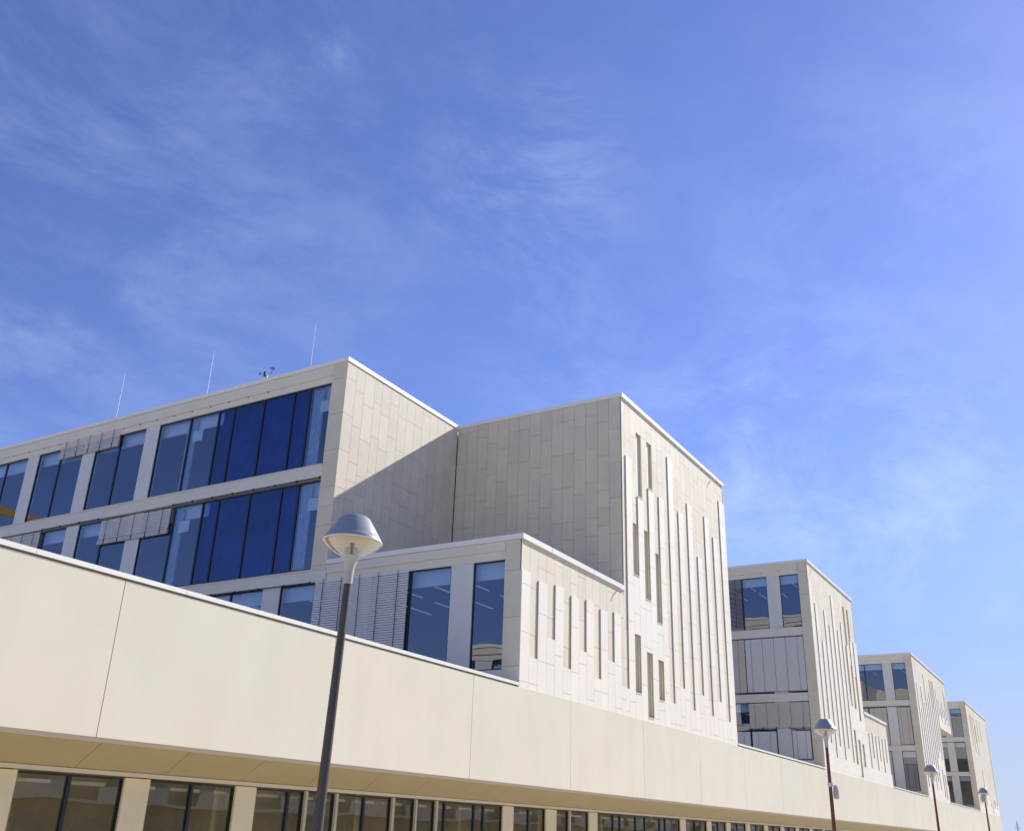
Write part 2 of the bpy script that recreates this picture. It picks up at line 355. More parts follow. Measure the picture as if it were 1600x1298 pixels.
def window(pl, parent, u0, u1, z0, z1, w=-0.16, mt='glass', fr='frame', fw=0.04, name='window'):
    u0, u1 = sorted((u0, u1)); mb = MB()
    for a in ((u0, u0+fw, z0, z1), (u1-fw, u1, z0, z1), (u0+fw, u1-fw, z0, z0+fw), (u0+fw, u1-fw, z1-fw, z1)):
        pl.box(mb, *a, w-0.06, w+0.03)
    f = mb.build(name, fr, parent)
    mb = MB(); pl.box(mb, u0+fw, u1-fw, z0+fw, z1-fw, w-0.012, w); mb.build('pane', mt, f)
    return f
def blind(pl, parent, u0, u1, z0, z1, w=-0.055, mt='slat', rail=True, pitch=0.085, tilt=1.1, raised=False):
    """exterior venetian blind: tilted slats hung on cords"""
    mb = MB(); zz = z0 + (0.24 if raised else 0.05); hw = 0.043
    n = int((z1-zz)/pitch)
    for i in range(n):
        c = zz+0.03+i*pitch; dz = hw*math.sin(tilt); dw = hw*math.cos(tilt); tk = 0.004
        mb.prism([pl.p(u0, c-dz, w+dw), pl.p(u0, c-dz+tk, w+dw+tk), pl.p(u0, c+dz+tk, w-dw+tk), pl.p(u0, c+dz, w-dw)],
                 Vector(pl.p(u1, 0, 0))-Vector(pl.p(u0, 0, 0)), 1+RND.uniform(-0.05, 0.03))
    o = mb.build('window_blind', mt, parent)
    mb = MB(); L = u1-u0; k = max(2, round(L/0.83)); xs = [u0+L*(i+0.5)/k for i in range(k)]
    cw = 0.011 if tilt < 1.12 else 0.006
    for x in xs: pl.box(mb, x-cw, x+cw, z0, z1, w+0.05, w+0.058)
    mb.build('cord', 'cord', o)
    mb = MB()
    if raised:
        pl.box(mb, u0, u1, z0, z0+0.20, w-0.045, w+0.045); mb.build('bottom_rail', 'rail', o)
        mb = MB()
        for x in xs: pl.box(mb, x-0.02, x+0.02, z0-0.01, z0+0.19, w+0.046, w+0.062)
        mb.build('clip', 'cord', o)
    elif rail:
        pl.box(mb, u0, u1, z0, z0+0.045, w-0.04, w+0.04); mb.build('bottom_rail', 'rail', o)
    return o
def rail(pl, parent, u0, u1, z, w=-0.005):
    mb = MB(); pl.box(mb, u0, u1, z-0.012, z+0.012, w, w+0.03)
    k = max(1, int((u1-u0)/1.05))
    for i in range(k+1):
        x = u0+(u1-u0)*i/k; pl.box(mb, x-0.035, x+0.035, z-0.05, z+0.03, w+0.001, w+0.045)
    return mb.build('blind_guide_rail', 'cord', parent)
PW = 0.86
def office_floor(pl, parent, ustart, uend, z0, z1, piers, mulls, darks=(), lights=True, depth=6.0, hid=False):
    """glazing of one storey: metal piers at 'piers' (centres), mullions at 'mulls', blue panes in 'darks'"""
    cuts = []
    for c in piers: cuts.append((c-PW/2, c+PW/2))
    mb = MB()
    for a, b_ in cuts: pl.box(mb, a, b_, z0, z1, -0.11, -0.30)
    if cuts:
        for a, b_ in cuts:
            m1 = MB(); pl.box(m1, a, b_, z0, z1, -0.10, -0.30); m1.build('metal_pier', 'perf', parent)
    free = []; u = ustart
    for a, b_ in sorted(cuts):
        if a > u: free.append((u, a))
        u = max(u, b_)
    if u < uend: free.append((u, uend))
    for a, b_ in free:
        ms = [a]+sorted(x for x in mulls if a+0.1 < x < b_-0.1)+[b_]
        for p, q in zip(ms, ms[1:]):
            mid = (p+q)/2; dk = any(d0 < mid < d1 for d0, d1 in darks)
            window(pl, parent, p, q, z0, z1, mt='bluepane' if dk else 'glass')
    # what stands behind the glass
    mb = MB()
    pl.box(mb, ustart, uend, z0-0.1, z0-0.02, -0.24, -depth); pl.box(mb, ustart, uend, z0-0.1, z1+0.3, -depth, -depth-0.1)
    for u in [ustart+0.001]+[p for p in piers[2::2]]+[uend-0.08]: pl.box(mb, u, u+0.08, z0, z1+0.1, -0.45, -depth)
    mb.build('office_room', 'interior', parent)
    mb = MB(); pl.box(mb, ustart, uend, z1+0.02, z1+0.1, -0.24, -depth); mb.build('ceiling', 'ceil', parent)
    mb = MB(); pl.box(mb, ustart, uend, z1-0.52, z1+0.02, -0.42, -0.50); mb.build('bulkhead', 'bulk', parent)
    if lights:
        mb = MB(); u = ustart+0.75
        while u < uend:
            pl.box(mb, u-0.018, u+0.018, z1-0.30, z1-0.27, -1.0, -2.6); pl.box(mb, u-0.018, u+0.018, z1-0.30, z1-0.27, -3.4, -5.2); u += 1.42
        pl.box(mb, ustart+0.1, uend-0.1, z1-0.30, z1-0.27, -0.92, -0.96)
        mb.build('ceiling_light', 'tube', parent)
def band(pl, parent, u0, u1, z0, z1):
    mb = MB(); pl.box(mb, u0, u1, z0, z1-0.05, -0.30, -0.02); pl.box(mb, u0, u1, z1-0.05, z1, -0.20, 0.02)
    mb.build('floor_band', 'band', parent)
def header(pl, parent, u0, u1, ztop, z1):
    mb = MB(); zs = z1+0.27
    pl.box(mb, u0, u1, zs, ztop, -0.30, -0.015); pl.box(mb, u0, u1, z1, zs, -0.30, -0.075)
    mb.build('header_panel', 'header', parent)
def coping_ring(parent, x0, x1, y0, y1, z, h=0.17, notch=None, name='coping'):
    mb = MB(); o = 0.035; w = 0.45
    mb.box((x0-o, y0-o, z-h), (x1+o, y0+w, z)); mb.box((x0-o, y1-w, z-h), (x1+o, y1+o, z))
    mb.box((x0-o, y0+w, z-h), (x0+w, y1-w, z)); mb.box((x1-w, y0+w, z-h), (x1+o, y1-w, z))
    return mb.build(name, 'coping', parent)
def lshape_coping(parent, poly, z, h=0.17, o=0.035, w=0.45, name='coping'):
    """coping along a closed axis-parallel outline (counter-clockwise), mitred"""
    n = len(poly); mb = MB(); off = []
    def shift(d):
        r = []
        for i in range(n):
            p0, p1, p2 = (Vector(poly[(i+k) % n]).to_2d() for k in (-1, 0, 1))
            n1 = (p1-p0).normalized(); n2 = (p2-p1).normalized()
            a = Vector((n1.y, -n1.x))*d; b_ = Vector((n2.y, -n2.x))*d
            r.append(p1+a+b_ if abs(n1.dot(n2)) < 0.5 else p1+a)
        return r
    A, B = shift(o), shift(-w); k = len(mb.v)
    for ring, zz in ((A, z-h), (A, z), (B, z), (B, z-h)): mb.v += [(p.x, p.y, zz) for p in ring]
    for i in range(n):
        j = (i+1) % n
        for q in range(4):
            r = (q+1) % 4; mb.f.append((q*n+i, q*n+j, r*n+j, r*n+i)); mb.t.append(1.0)
    return mb.build(name, 'coping', parent)
def coping_laps(parent, x0, x1, y, z, h=0.17, step=3.2):
    mb = MB(); x = x0+step*0.6
    while x < x1-0.3: mb.box((x-0.006, y-0.0375, z-h+0.002), (x+0.006, y+0.02, z+0.0015)); x += step
    mb.build('coping_joint', 'joint', parent)
def roof_slab(parent, boxes, z):
    mb = MB()
    for i, (x0, x1, y0, y1) in enumerate(boxes): mb.box((x0+0.32, y0+0.32, z-0.50), (x1-0.32, y1-0.32, z-0.33+0.002*i))
    mb.build('roof', 'roof', parent)
def spout(parent, x, z):
    mb = MB(); mb.tube([(x, 15.02, z), (x, 14.93, z+0.02), (x-0.03, 14.87, z-0.02), (x-0.05, 14.84, z-0.12)], 0.03, 8)
    mb.build('overflow_spout', 'steel', parent, smooth=True)

def ribs(x_start, pairs, x_end, w):
    """columns from a list of (z_top_of_proud, z_bottom_of_the_recess_to_its_right)"""
    cols = []; x = x_start
    for zt, zb in pairs:
        if x >= x_end-0.05: break
        cols.append((x, min(x+w, x_end), zt)); x += w
        if x >= x_end-0.05: break
        cols.append((x, min(x+w, x_end), zb)); x += w
    return cols
def frange(a, b, s):
    r = [a]
    while r[-1]+s < b-0.05: r.append(r[-1]+s)
    return r+[b]
YE = 57.0         # back of the wings
F3, F2, F1 = (12.58, 15.98), (8.52, 11.95), (4.55, 8.0)
PIERS = [17.32+4.2*k for k in range(10)]
MULLS = [19.42+4.2*k for k in range(10)]

# ------------------------------------------------------------------ ground
mb = MB(); mb.box((-1500, -1500, GZ-1.0), (2500, 1500, GZ-0.02)); struct(mb.build('ground', 'pave'))
mb = MB(); mb.box((-60, -3.0, GZ-0.1), (260, 15.6, GZ)); struct(mb.build('pavement', 'pave'))
mb = MB(); mb.box((-60, -14, GZ-0.5), (260, -3.3, GZ-0.012)); struct(mb.build('road', 'asphalt'))
mb = MB(); mb.box((-60, -3.3, GZ-0.4), (260, -3.0, GZ+0.004)); mb.box((-60, -14.3, GZ-0.4), (260, -14.0, GZ+0.004)); struct(mb.build('kerb', 'kerb'))
mb = MB()
for i in range(40): mb.box((-50+i*7, -8.56, GZ-0.1), (-47+i*7, -8.44, GZ-0.008))
struct(mb.build('road_markings', 'paint'))

# ------------------------------------------------------------------ podium
pod = thing('podium_building', 'long low cream building with smooth panels, running under all the taller blocks', 'building', (70, 15, GZ))
def P(mb, name, mt, parent=pod, **k):
    o = mb.build(name, mt, parent, **k); 
    if parent is pod: o.matrix_parent_inverse = Matrix.Translation((-70, -15, -GZ))
    return o
XA, XB = -15.0, 158.8
JX = [11.41+5.92*k for k in range(-5, 26)]
bounds = [XA]+[x for x in JX if XA+1 < x < XB-1]+[XB]
for a, b_ in zip(bounds, bounds[1:]):
    mb = MB(); mb.box((a+0.009, 14.985, ZB), (b_-0.009, 15.09, ZP-0.12), tnt(0.02, 0.006)); P(mb, 'fascia_panel', 'podium')
mb = MB(); mb.box((XA, 15.10, ZB+0.02), (XB-0.02, 15.35, ZP-0.1)); P(mb, 'backing_wall', 'joint')
# white cap where nothing stands above it, thin tan joint where a block rises flush from it
def capseg(a, b_):
    xs = [a]+[x for x in (9.55+3.27*k for k in range(-8, 48)) if a+0.3 < x < b_-0.3]+[b_]
    for p, q in zip(xs, xs[1:]):
        mb = MB(); mb.box((p+0.004, 14.955, ZP-0.085), (q-0.004, 15.42, ZP)); P(mb, 'coping', 'coping')
for a, b_ in ((XA, 25.78), (46.2, 62.43), (83.3, 99.74), (112.62, 137.18)): capseg(a, b_)
mb = MB(); mb.box((XA, 15.34, ZP-0.62), (XB-0.3, YE+1, ZP-0.5)); P(mb, 'roof', 'roof')
mb = MB(); mb.box((XB-0.3, 15.1, GZ), (XB-0.01, YE+1, ZP-0.1)); mb.box((XA, YE+0.9, GZ), (XB-0.31, YE+1.2, ZP-0.1)); P(mb, 'end_wall', 'podium')
# bevelled lip and sloping soffit
mb = MB(); mb.prism([(XA, 14.987, ZB-0.004), (XA, 15.09, ZB-0.004), (XA, 15.09, ZB-0.075), (XA, 15.045, ZB-0.075)], (XB-XA, 0, 0)); P(mb, 'tan_lip', 'lip')
x = 11.6-2.0*13
while x < XB-0.1:
    e = min(x+2.0, XB)
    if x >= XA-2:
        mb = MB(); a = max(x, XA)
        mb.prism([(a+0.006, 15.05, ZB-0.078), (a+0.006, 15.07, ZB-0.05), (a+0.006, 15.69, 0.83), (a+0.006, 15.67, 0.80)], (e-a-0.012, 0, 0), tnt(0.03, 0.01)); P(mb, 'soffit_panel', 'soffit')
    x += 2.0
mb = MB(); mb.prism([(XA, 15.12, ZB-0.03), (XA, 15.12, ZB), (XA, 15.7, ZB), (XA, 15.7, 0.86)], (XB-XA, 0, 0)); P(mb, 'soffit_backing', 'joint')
mb = MB(); mb.box((XA, 15.655, 0.725), (XB-0.02, 15.95, 0.795)); P(mb, 'window_head_trim', 'trim')
GF = Plane('y', 15.80, -1); GZ0 = GZ+0.12
zt = 0.70
pods = []          # (kind, a, b)
def bay(a): return [('P', a-0.58, a), ('W', a, a+1.09), ('W', a+1.09, a+2.19)]
x = 10.62-2.77*9
while x < 10.6: pods += bay(x); x += 2.77
pods += [('P', 10.04, 10.62), ('W', 10.62, 11.68), ('W', 11.68, 12.81), ('P', 12.81, 13.39), ('W', 13.39, 14.48), ('W', 14.48, 15.61), ('P', 15.61, 16.2),
 ('W', 16.2, 17.26), ('W', 17.26, 17.74), ('F', 17.74, 17.82), ('W', 17.82, 18.8), ('F', 18.8, 18.88), ('W', 18.88, 19.93), ('W', 19.93, 20.98), ('F', 20.98, 21.07),
 ('W', 21.07, 21.97), ('F', 21.97, 22.04), ('W', 22.04, 22.9), ('F', 22.9, 22.99), ('W', 22.99, 23.42), ('W', 23.42, 24.9), ('W', 24.9, 25.4), ('W', 25.4, 26.39),
 ('P', 26.39, 27.0), ('W', 27.0, 28.02), ('W', 28.02, 29.03), ('P', 29.03, 29.73), ('W', 29.73, 30.62), ('F', 30.62, 30.72), ('W', 30.72, 32.1), ('P', 32.1, 32.75),
 ('W', 32.75, 34.16), ('W', 34.16, 34.75), ('W', 34.75, 36.15), ('W', 36.15, 37.02), ('W', 37.02, 38.48), ('W', 38.48, 39.06), ('W', 39.06, 40.55), ('P', 40.55, 41.13),
 ('W', 41.13, 42.35), ('W', 42.35, 43.7), ('P', 43.7, 44.24), ('W', 44.24, 45.24), ('W', 45.24, 46.24), ('P', 46.24, 46.8)]
x = 46.8
k = 0
while x < 110:
    pods += [('W', x, x+1.15), ('W', x+1.15, x+2.3), ('P', x+2.3, x+2.9)]; x += 2.9
pods.append(('P', x, XB-0.32))
wn = 0
for kd, a, b_ in pods:
    if kd == 'P':
        mb = MB(); GF.box(mb, a, b_, GZ, zt+0.005, -0.12, 0.03); P(mb, 'perforated_pier', 'goldperf')
    elif kd == 'F':
        mb = MB(); GF.box(mb, a, b_, GZ, zt+0.005, -0.12, 0.045); P(mb, 'light_mullion', 'lframe')
    else:
        f = window(GF, None, a, b_, GZ0, zt, w=-0.05, mt='gglass', fw=0.035); f.parent = pod; f.matrix_parent_inverse = Matrix.Translation((-70, -15, -GZ))
mb = MB(); GF.box(mb, XA, XB-0.3, GZ, GZ0, -0.1, 0.02); P(mb, 'plinth', 'trim')
mb = MB(); GF.box(mb, XA, XB-0.3, GZ, GZ+0.02, -0.14, -7); GF.box(mb, XA, XB-0.3, GZ, 1.2, -3.6, -3.8)
for i in range(36): GF.box(mb, XA+2+i*4.9, XA+2.12+i*4.9, GZ, 1.1, -1.4, -3.5)
P(mb, 'shop_room', 'shopwall')
mb = MB(); GF.box(mb, XA, XB-0.3, 0.96, 1.1, -0.16, -7); P(mb, 'ceiling', 'ceil')
mb = MB(); x = XA+0.6
while x < 60: GF.box(mb, x, x+0.75, zt-0.16, zt-0.10, -0.2, -0.26); x += 1.14
P(mb, 'roller_blind_box', 'sheet')

# ------------------------------------------------------------------ first wing (low corner + tower)
def wing(name, label, x0): return thing(name, label, 'building', (x0, 15, ZP-0.5), 'office blocks standing on the long podium')
def fix(root):
    bpy.context.view_layer.update()
    inv = Matrix.Translation(root.location).inverted()
    for c in root.children: c.matrix_parent_inverse = inv
w1 = wing('office_block', 'nearest stone office block with blue glass side, low corner part and tall slotted tower', 25.8)
X1, X2, X3, YB = 25.8, 33.61, 46.17, 23.1
# low front
lw_ = [(25.8, 26.35, 7.59), (26.35, 26.9, 4.98)]
tops = [(7.47, 5.76), (7.59, 5.0), (7.47, 5.74), (7.57, 4.99), (7.47, 5.75), (7.59, 5.0)]
lw_ += ribs(26.9, tops, X2, 0.575)
front(w1, lw_, [], ZL-0.18, ZP-0.12)
# tower front
c = 0.5715; tw = [(33.61, 33.93, 4.99)]
spec = [14.23, 9.4, 12.8, 8.68, 13.5, 7.96, 13.49, 4.99, 15.72, 5.73, 13.48, 4.97, 14.21, 5.72, 11.98, 4.99, 14.24, 5.72, 13.5, 4.97, 15.71]
for i, z in enumerate(spec): tw.append((33.93+c*i, 33.93+c*(i+1), z))
tw.append((33.93+c*21, X3, 15.71))
k = lambda i: (33.93+c*i+0.02, 33.93+c*(i+1)-0.02)
front(w1, tw, [(*k(2), 12.83, 15.67), (*k(4), 13.53, 15.66), (*k(1), 9.45, 11.58), (*k(3), 8.70, 11.58), (*k(5), 7.98, 10.9),
               (*k(1), 4.95, 7.13), (*k(3), 4.17, 6.62), (*k(5), 4.95, 6.5)], ZC-0.18, ZP-0.12)
# set-back wall above the low corner part, tower flank
stonewall(w1, Plane('y', YB, -1), [25.8, 26.39, 26.92, 27.55, 28.05]+frange(28.62, X2-0.03, 0.571), ZL-0.3, ZC-0.18,
          joints=[16.02, 15.71, 15.32, 15.67, 15.34, 16.05, 15.7])
stonewall(w1, Plane('x', X2, -1), [15.03, 15.6]+frange(16.12, YB-0.03, 0.536), ZL-0.3, ZC-0.18, joints=[15.34, 15.72, 16.10, 15.69])
PL1 = Plane('x', X1, -1)
# corner piers in stone
stonewall(w1, PL1, [15.03, 15.64], ZP-0.12, ZL-0.18, joints=[7.60], name='corner_pier')
stonewall(w1, PL1, [YB+0.03, YB+0.73], 8.48, ZC-0.18, joints=[16.02], name='corner_pier')
# storeys of the west flank
office_floor(PL1, w1, 15.66, YE, *F1, PIERS, MULLS)
office_floor(PL1, w1, YB+0.75, YE, *F2, lights=False, piers=PIERS[4:], mulls=[25.02, 25.9, 27.56, 29.26, 30.16, 31.8]+MULLS[4:], darks=[(25.0, 30.2)])
office_floor(PL1, w1, YB+0.75, YE, *F3, lights=False, piers=PIERS[4:], mulls=[25.02, 25.86, 27.5, 29.18, 30.06, 31.75]+MULLS[4:], darks=[(25.0, 30.1)])
header(PL1, w1, 15.66, YB, ZL-0.18, 8.0)
header(PL1, w1, YB+0.75, YE, ZC-0.18, 15.98)
band(PL1, w1, YB+0.75, YE, 12.03, 12.56)
band(PL1, w1, YB+0.005, YE, 8.0, 8.47)
mb = MB(); PL1.box(mb, 15.03, YE, ZP-0.5, 4.54, -0.02, -0.35); mb.build('sill_wall', 'band', w1)
blind(PL1, w1, 36.25, 40.42, 15.42, 16.30, raised=True)
blind(PL1, w1, 31.95, 36.3, 10.83, 12.0, raised=True)
blind(PL1, w1, 40.55, 44.7, 8.6, 12.0)
blind(PL1, w1, 19.46, 23.58, 4.58, 8.06)
rail(PL1, w1, 27.3, 36.1, 16.28, w=-0.075); rail(PL1, w1, 40.6, 50.0, 16.28, w=-0.075)
rail(PL1, w1, 23.9, 31.8, 12.02, w=-0.02); rail(PL1, w1, 36.5, 40.4, 12.02, w=-0.02); rail(PL1, w1, 23.8, 30, 7.99, w=-0.02)
for z in (F3, F2):
    mb = MB(); PL1.box(mb, 25.06, 30.0, z[0], z[1], -0.36, -0.40); mb.build('cloud_reflection_board', 'cloudrefl', w1)  # added board behind the dark panes, its mottling stands in for mirrored clouds
# curtains and a sheet of paper behind some of the panes
for (u, z) in ((23.9, F3), (31.0, F3), (23.95, F2), (30.9, F2)):
    mb = MB(); PL1.box(mb, u+0.50, u+1.05, z[0]+0.02, z[1]-0.1, -0.30, -0.34)
    for i in range(6): PL1.box(mb, u+0.50+i*0.09, u+0.54+i*0.09, z[0]+0.02, z[1]-0.1, -0.26, -0.30)
    mb.build('curtain', 'curtain', w1)
    mb = MB(); PL1.box(mb, u+0.02, u+0.62, z[1]-1.12, z[1]-0.62, -0.24, -0.25); mb.build('paper_sheet', 'sheet', w1)
# east flank and back
def east(root, X, y0, zt, floors, blk=None):
    pl = Plane('x', X, +1)
    stonewall(root, pl, [y0+0.03, y0+0.64], ZP-0.12, zt-0.18, name='corner_pier')
    for z0, z1 in floors: office_floor(pl, root, y0+0.66, YE, z0, z1, [p for p in PIERS if p > y0+1], [q for q in MULLS if q > y0+1], lights=False, depth=4)
    header(pl, root, y0+0.66, YE, zt-0.18, floors[0][1])
    if len(floors) > 1: band(pl, root, y0+0.66, YE, 12.03, 12.56)
    if len(floors) > 2: band(pl, root, y0+0.66, YE, 8.0, 8.5)
    mb = MB(); pl.box(mb, y0+0.03, YE, ZP-0.5, 4.54, -0.02, -0.35); mb.build('sill_wall', 'band', root)
east(w1, X3, 15.0, ZC, [F3, F2, F1])
def back(root, x0, x1):
    stonewall(root, Plane('y', YE, +1), frange(x0, x1, 1.15), ZP-0.5, ZC-0.18, name='rear_wall')
back(w1, X1, X3)
lshape_coping(w1, [(X1, YB), (X2, YB), (X2, 15.0), (X3, 15.0), (X3, YE), (X1, YE)], ZC)
mb = MB(); mb.box((X1-0.035, 14.965, ZL-0.17), (X2-0.002, 15.4, ZL)); mb.box((X1-0.035, 15.4, ZL-0.17), (X1+0.45, YB-0.002, ZL)); mb.build('low_coping', 'coping', w1)
coping_laps(w1, X2, X3, 15.0, ZC); coping_laps(w1, X1, X2, YB, ZC); coping_laps(w1, X1, X2, 15.0, ZL)
roof_slab(w1, [(X1, X3, YB, YE), (X2, X3, 15, YB+0.7)], ZC); roof_slab(w1, [(X1, X2+0.3, 15, YB)], ZL)
spout(w1, 44.47, 16.5); spout(w1, 33.1, 8.52)
mb = MB(); mb.box((X1+6.2, YB+4, ZP-0.4), (X3-6.2, YE-0.5, ZC-0.6)); mb.box((X2+0.5, 15.6, ZP-0.4), (X3-4.6, YB+3.9, ZC-0.6)); mb.build('building_core', 'slabm', w1)
fix(w1)

# ------------------------------------------------------------------ further wings
def west(root, X, yend=YE):
    pl = Plane('x', X, -1)
    stonewall(root, pl, [15.03, 15.64], ZP-0.12, ZC-0.18, name='corner_pier')
    for z0, z1 in (F3, F2, F1): office_floor(pl, root, 15.66, yend, z0, z1, PIERS, MULLS)
    header(pl, root, 15.66, yend, ZC-0.18, 15.98)
    band(pl, root, 15.66, yend, 12.03, 12.56); band(pl, root, 15.66, yend, 8.0, 8.5)
    mb = MB(); pl.box(mb, 15.03, yend, ZP-0.5, 4.54, -0.02, -0.35); mb.build('sill_wall', 'band', root)
    rail(pl, root, 15.7, 19.3, 16.28, w=-0.075)
    return pl
w2 = wing('office_block', 'second office block, with grey blinds on its side and a low wing to its right', 62.46)
A2, B2, C2 = 62.46, 75.15, 83.25
cols = [(62.46, 63.03, 15.5)]
tp = [(14.24, 4.95), (12.04, 5.69), (14.24, 4.93), (13.5, 5.68), (15.74, 4.95), (13.52, 5.72), (14.27, 4.96)]
cols.append((63.03, 63.62, 4.95))
cc = ribs(63.62, [(14.24, 5.69), (12.04, 4.93), (14.24, 5.68), (13.5, 4.95), (15.74, 5.72), (13.52, 4.96), (14.27, 9.4)], 71.8, 0.587)
x = cc[-1][1]; cols += cc[:-1]
x = cc[-1][0]
ex = [8.7, 12.9, 8.66, 13.4, 7.97, 13.5]
for i, z in enumerate(ex): cols.append((x+0.584*i, x+0.584*(i+1), z))
cols.append((x+0.584*6, B2, 13.5))
xx = x
k = lambda i: (xx+0.584*i+0.035, xx+0.584*(i+1)-0.035)
front(w2, cols, [(*k(1), 13.0, 15.7), (*k(3), 13.55, 15.7), (*k(0), 9.43, 12.8), (*k(2), 8.66, 11.6), (*k(4), 7.97, 11.0), (*k(0), 4.95, 7.13), (*k(2), 4.17, 6.6), (*k(4), 4.9, 6.4)], ZC-0.18, ZP-0.12)
front(w2, ribs(B2+0.0, [(7.38, 4.96), (7.38, 5.7), (7.49, 4.95), (7.38, 5.68), (7.49, 4.95), (7.38, 5.7), (7.47, 4.94)], C2, 0.585), [], ZL-0.18, ZP-0.12)
pl = west(w2, A2)
blind(pl, w2, 19.47, 23.6, 12.6, 16.0, mt='rail', tilt=0.75)
blind(pl, w2, 15.68, 19.44, 8.62, 12.0, tilt=1.15, pitch=0.078)
blind(pl, w2, 19.5, 23.6, 8.62, 12.0, mt='slatb', tilt=1.2, pitch=0.078)
blind(pl, w2, 15.68, 19.44, 6.42, 8.0, mt='slatb', tilt=1.2, pitch=0.078, raised=False)
mb = MB(); 
for i in range(5): pl.box(mb, 16.08+0.83*i, 16.13+0.83*i, 6.34, 6.50, 0.0, 0.02)
mb.build('blind_cord_weight', 'cord', w2)
for a, b_ in ((15.74, 16.84), (17.83, 19.34), (19.48, 21.0)): blind(pl, w2, a, b_, 4.6, 6.30, w=-0.09, tilt=1.25, pitch=0.08)
east(w2, C2, 15.0, ZL, [F1])
stonewall(w2, Plane('x', B2, +1), frange(15.03, YB, 0.54), ZL-0.3, ZC-0.18)
stonewall(w2, Plane('y', YB, -1), frange(B2+0.03, C2, 0.571), ZL-0.3, ZC-0.18)
stonewall(w2, Plane('x', C2, +1), frange(YB+0.03, YE, 2.2), ZL, ZC-0.18)
back(w2, A2, C2)
lshape_coping(w2, [(A2, 15.0), (B2, 15.0), (B2, YB), (C2, YB), (C2, YE), (A2, YE)], ZC)
mb = MB(); mb.box((B2+0.002, 14.965, ZL-0.17), (C2+0.035, 15.4, ZL)); mb.box((C2-0.45, 15.4, ZL-0.17), (C2+0.035, YB-0.002, ZL)); mb.build('low_coping', 'coping', w2)
coping_laps(w2, A2, B2, 15.0, ZC); coping_laps(w2, B2, C2, 15.0, ZL)
roof_slab(w2, [(A2, B2, 15, YE), (B2-0.7, C2, YB, YE)], ZC); roof_slab(w2, [(B2-0.3, C2, 15, YB)], ZL)
spout(w2, 63.8, 16.5); spout(w2, 75.8, 8.5)
mb = MB(); mb.box((A2+6.2, 15.6, ZP-0.4), (B2-0.5, YE-0.5, ZC-0.6)); mb.build('building_core', 'slabm', w2)
fix(w2)

w3 = wing('office_block', 'third office block, whose upper storey juts out to the right over a gap', 99.77)
A3, B3, C3 = 99.77, 112.7, 120.5
cols = [(99.77, 100.36, 15.5), (100.36, 100.95, 4.95)]
cols += ribs(100.95, [(14.25, 5.7), (12.0, 4.95), (14.19, 5.7), (12.8, 4.95), (15.67, 5.7), (13.5, 4.96), (14.2, 8.0)], 109.15, 0.587)
x = cols[-1][1]; xx = x
for i, z in enumerate([12.9, 8.66, 13.4, 7.97, 15.79, 5.7]): cols.append((x+0.584*i, x+0.584*(i+1), z))
cols[-1] = (cols[-1][0], B3, 5.7)
k = lambda i: (xx+0.584*i+0.035, xx+0.584*(i+1)-0.035)
front(w3, cols, [(*k(0), 13.0, 15.65), (*k(2), 13.5, 15.65), (*k(1), 8.8, 11.6), (*k(1), 4.5, 7.0), (*k(3), 4.3, 6.6)], ZC-0.18, ZP-0.12)
front(w3, ribs(B3, [(15.2, 12.6), (14.22, 12.0), (13.5, 12.6), (14.2, 12.0), (13.6, 12.5), (15.74, 12.0), (15.3, 12.0)], C3, 0.585), [], ZC-0.18, 11.26)
pl = west(w3, A3)
for a, b_ in ((15.74, 16.84), (17.83, 19.34), (19.48, 21.0)): blind(pl, w3, a, b_, 8.57, 11.9, w=-0.09, mt='slatb', tilt=1.25, pitch=0.08)
blind(pl, w3, 17.83, 19.34, 4.6, 7.95, w=-0.09, mt='slatb', tilt=1.25, pitch=0.08)
blind(pl, w3, 15.74, 16.84, 4.6, 7.0, w=-0.09, mt='rail', tilt=0.85)
mb = MB(); mb.box((B3+0.002, 15.03, 11.22), (C3-0.03, YB, 11.262)); mb.build('overhang_soffit', 'lip', w3)
stonewall(w3, Plane('x', B3, +1), frange(15.03, YB, 0.54), ZP-0.12, 11.22)
stonewall(w3, Plane('x', C3, +1), frange(15.03, YE, 1.1), 11.262, ZC-0.18)
stonewall(w3, Plane('y', YB, -1), frange(B3+0.03, C3, 0.571), ZP-0.12, 11.22)
stonewall(w3, Plane('x', C3, +1), frange(YB+0.03, YE, 2.2), ZP-0.12, 11.22)
back(w3, A3, C3)
lshape_coping(w3, [(A3, 15.0), (C3, 15.0), (C3, YE), (A3, YE)], ZC)
roof_slab(w3, [(A3, C3, 15, YE)], ZC)
spout(w3, 119.4, 16.5)
mb = MB(); mb.box((A3+6.2, 15.6, ZP-0.4), (B3-0.5, YE-0.5, ZC-0.6)); mb.build('building_core', 'slabm', w3)
fix(w3)

w4 = wing('office_block', 'farthest, smallest looking office block with mostly flat grey front, at the right end', 137.2)
A4, C4 = 137.2, 158.62
cols = []; x = A4; i = 0
top4 = {0: 15.6, 6: 15.6, 10: 14.9, 14: 15.2, 18: 14.4}
while x < C4-0.05:
    e = min(x+0.6, C4)
    z = 4.9+0.5*((i//2) % 2)
    if i in (3, 5): z = 6.4
    if i in (14, 15, 16, 17, 18, 19): z = 9.3-0.75*(i-14)
    if i in (27, 29, 31, 33): z = 5.6+0.2*(i % 3)
    cols.append((x, e, z)); x += 0.6; i += 1
cols[0] = (cols[0][0], cols[0][1], 15.6); cols[-1] = (cols[-1][0], cols[-1][1], 15.6)
sl4 = [(A4+0.6*j+0.05, A4+0.6*j+0.55, a, b_) for j, a, b_ in ((5, 11.8, 15.6), (8, 11.2, 15.6), (11, 12.5, 15.6), (12, 11.0, 14.6), (16, 13, 15.6), (21, 13.2, 15.6), (23, 4.2, 5.2))]
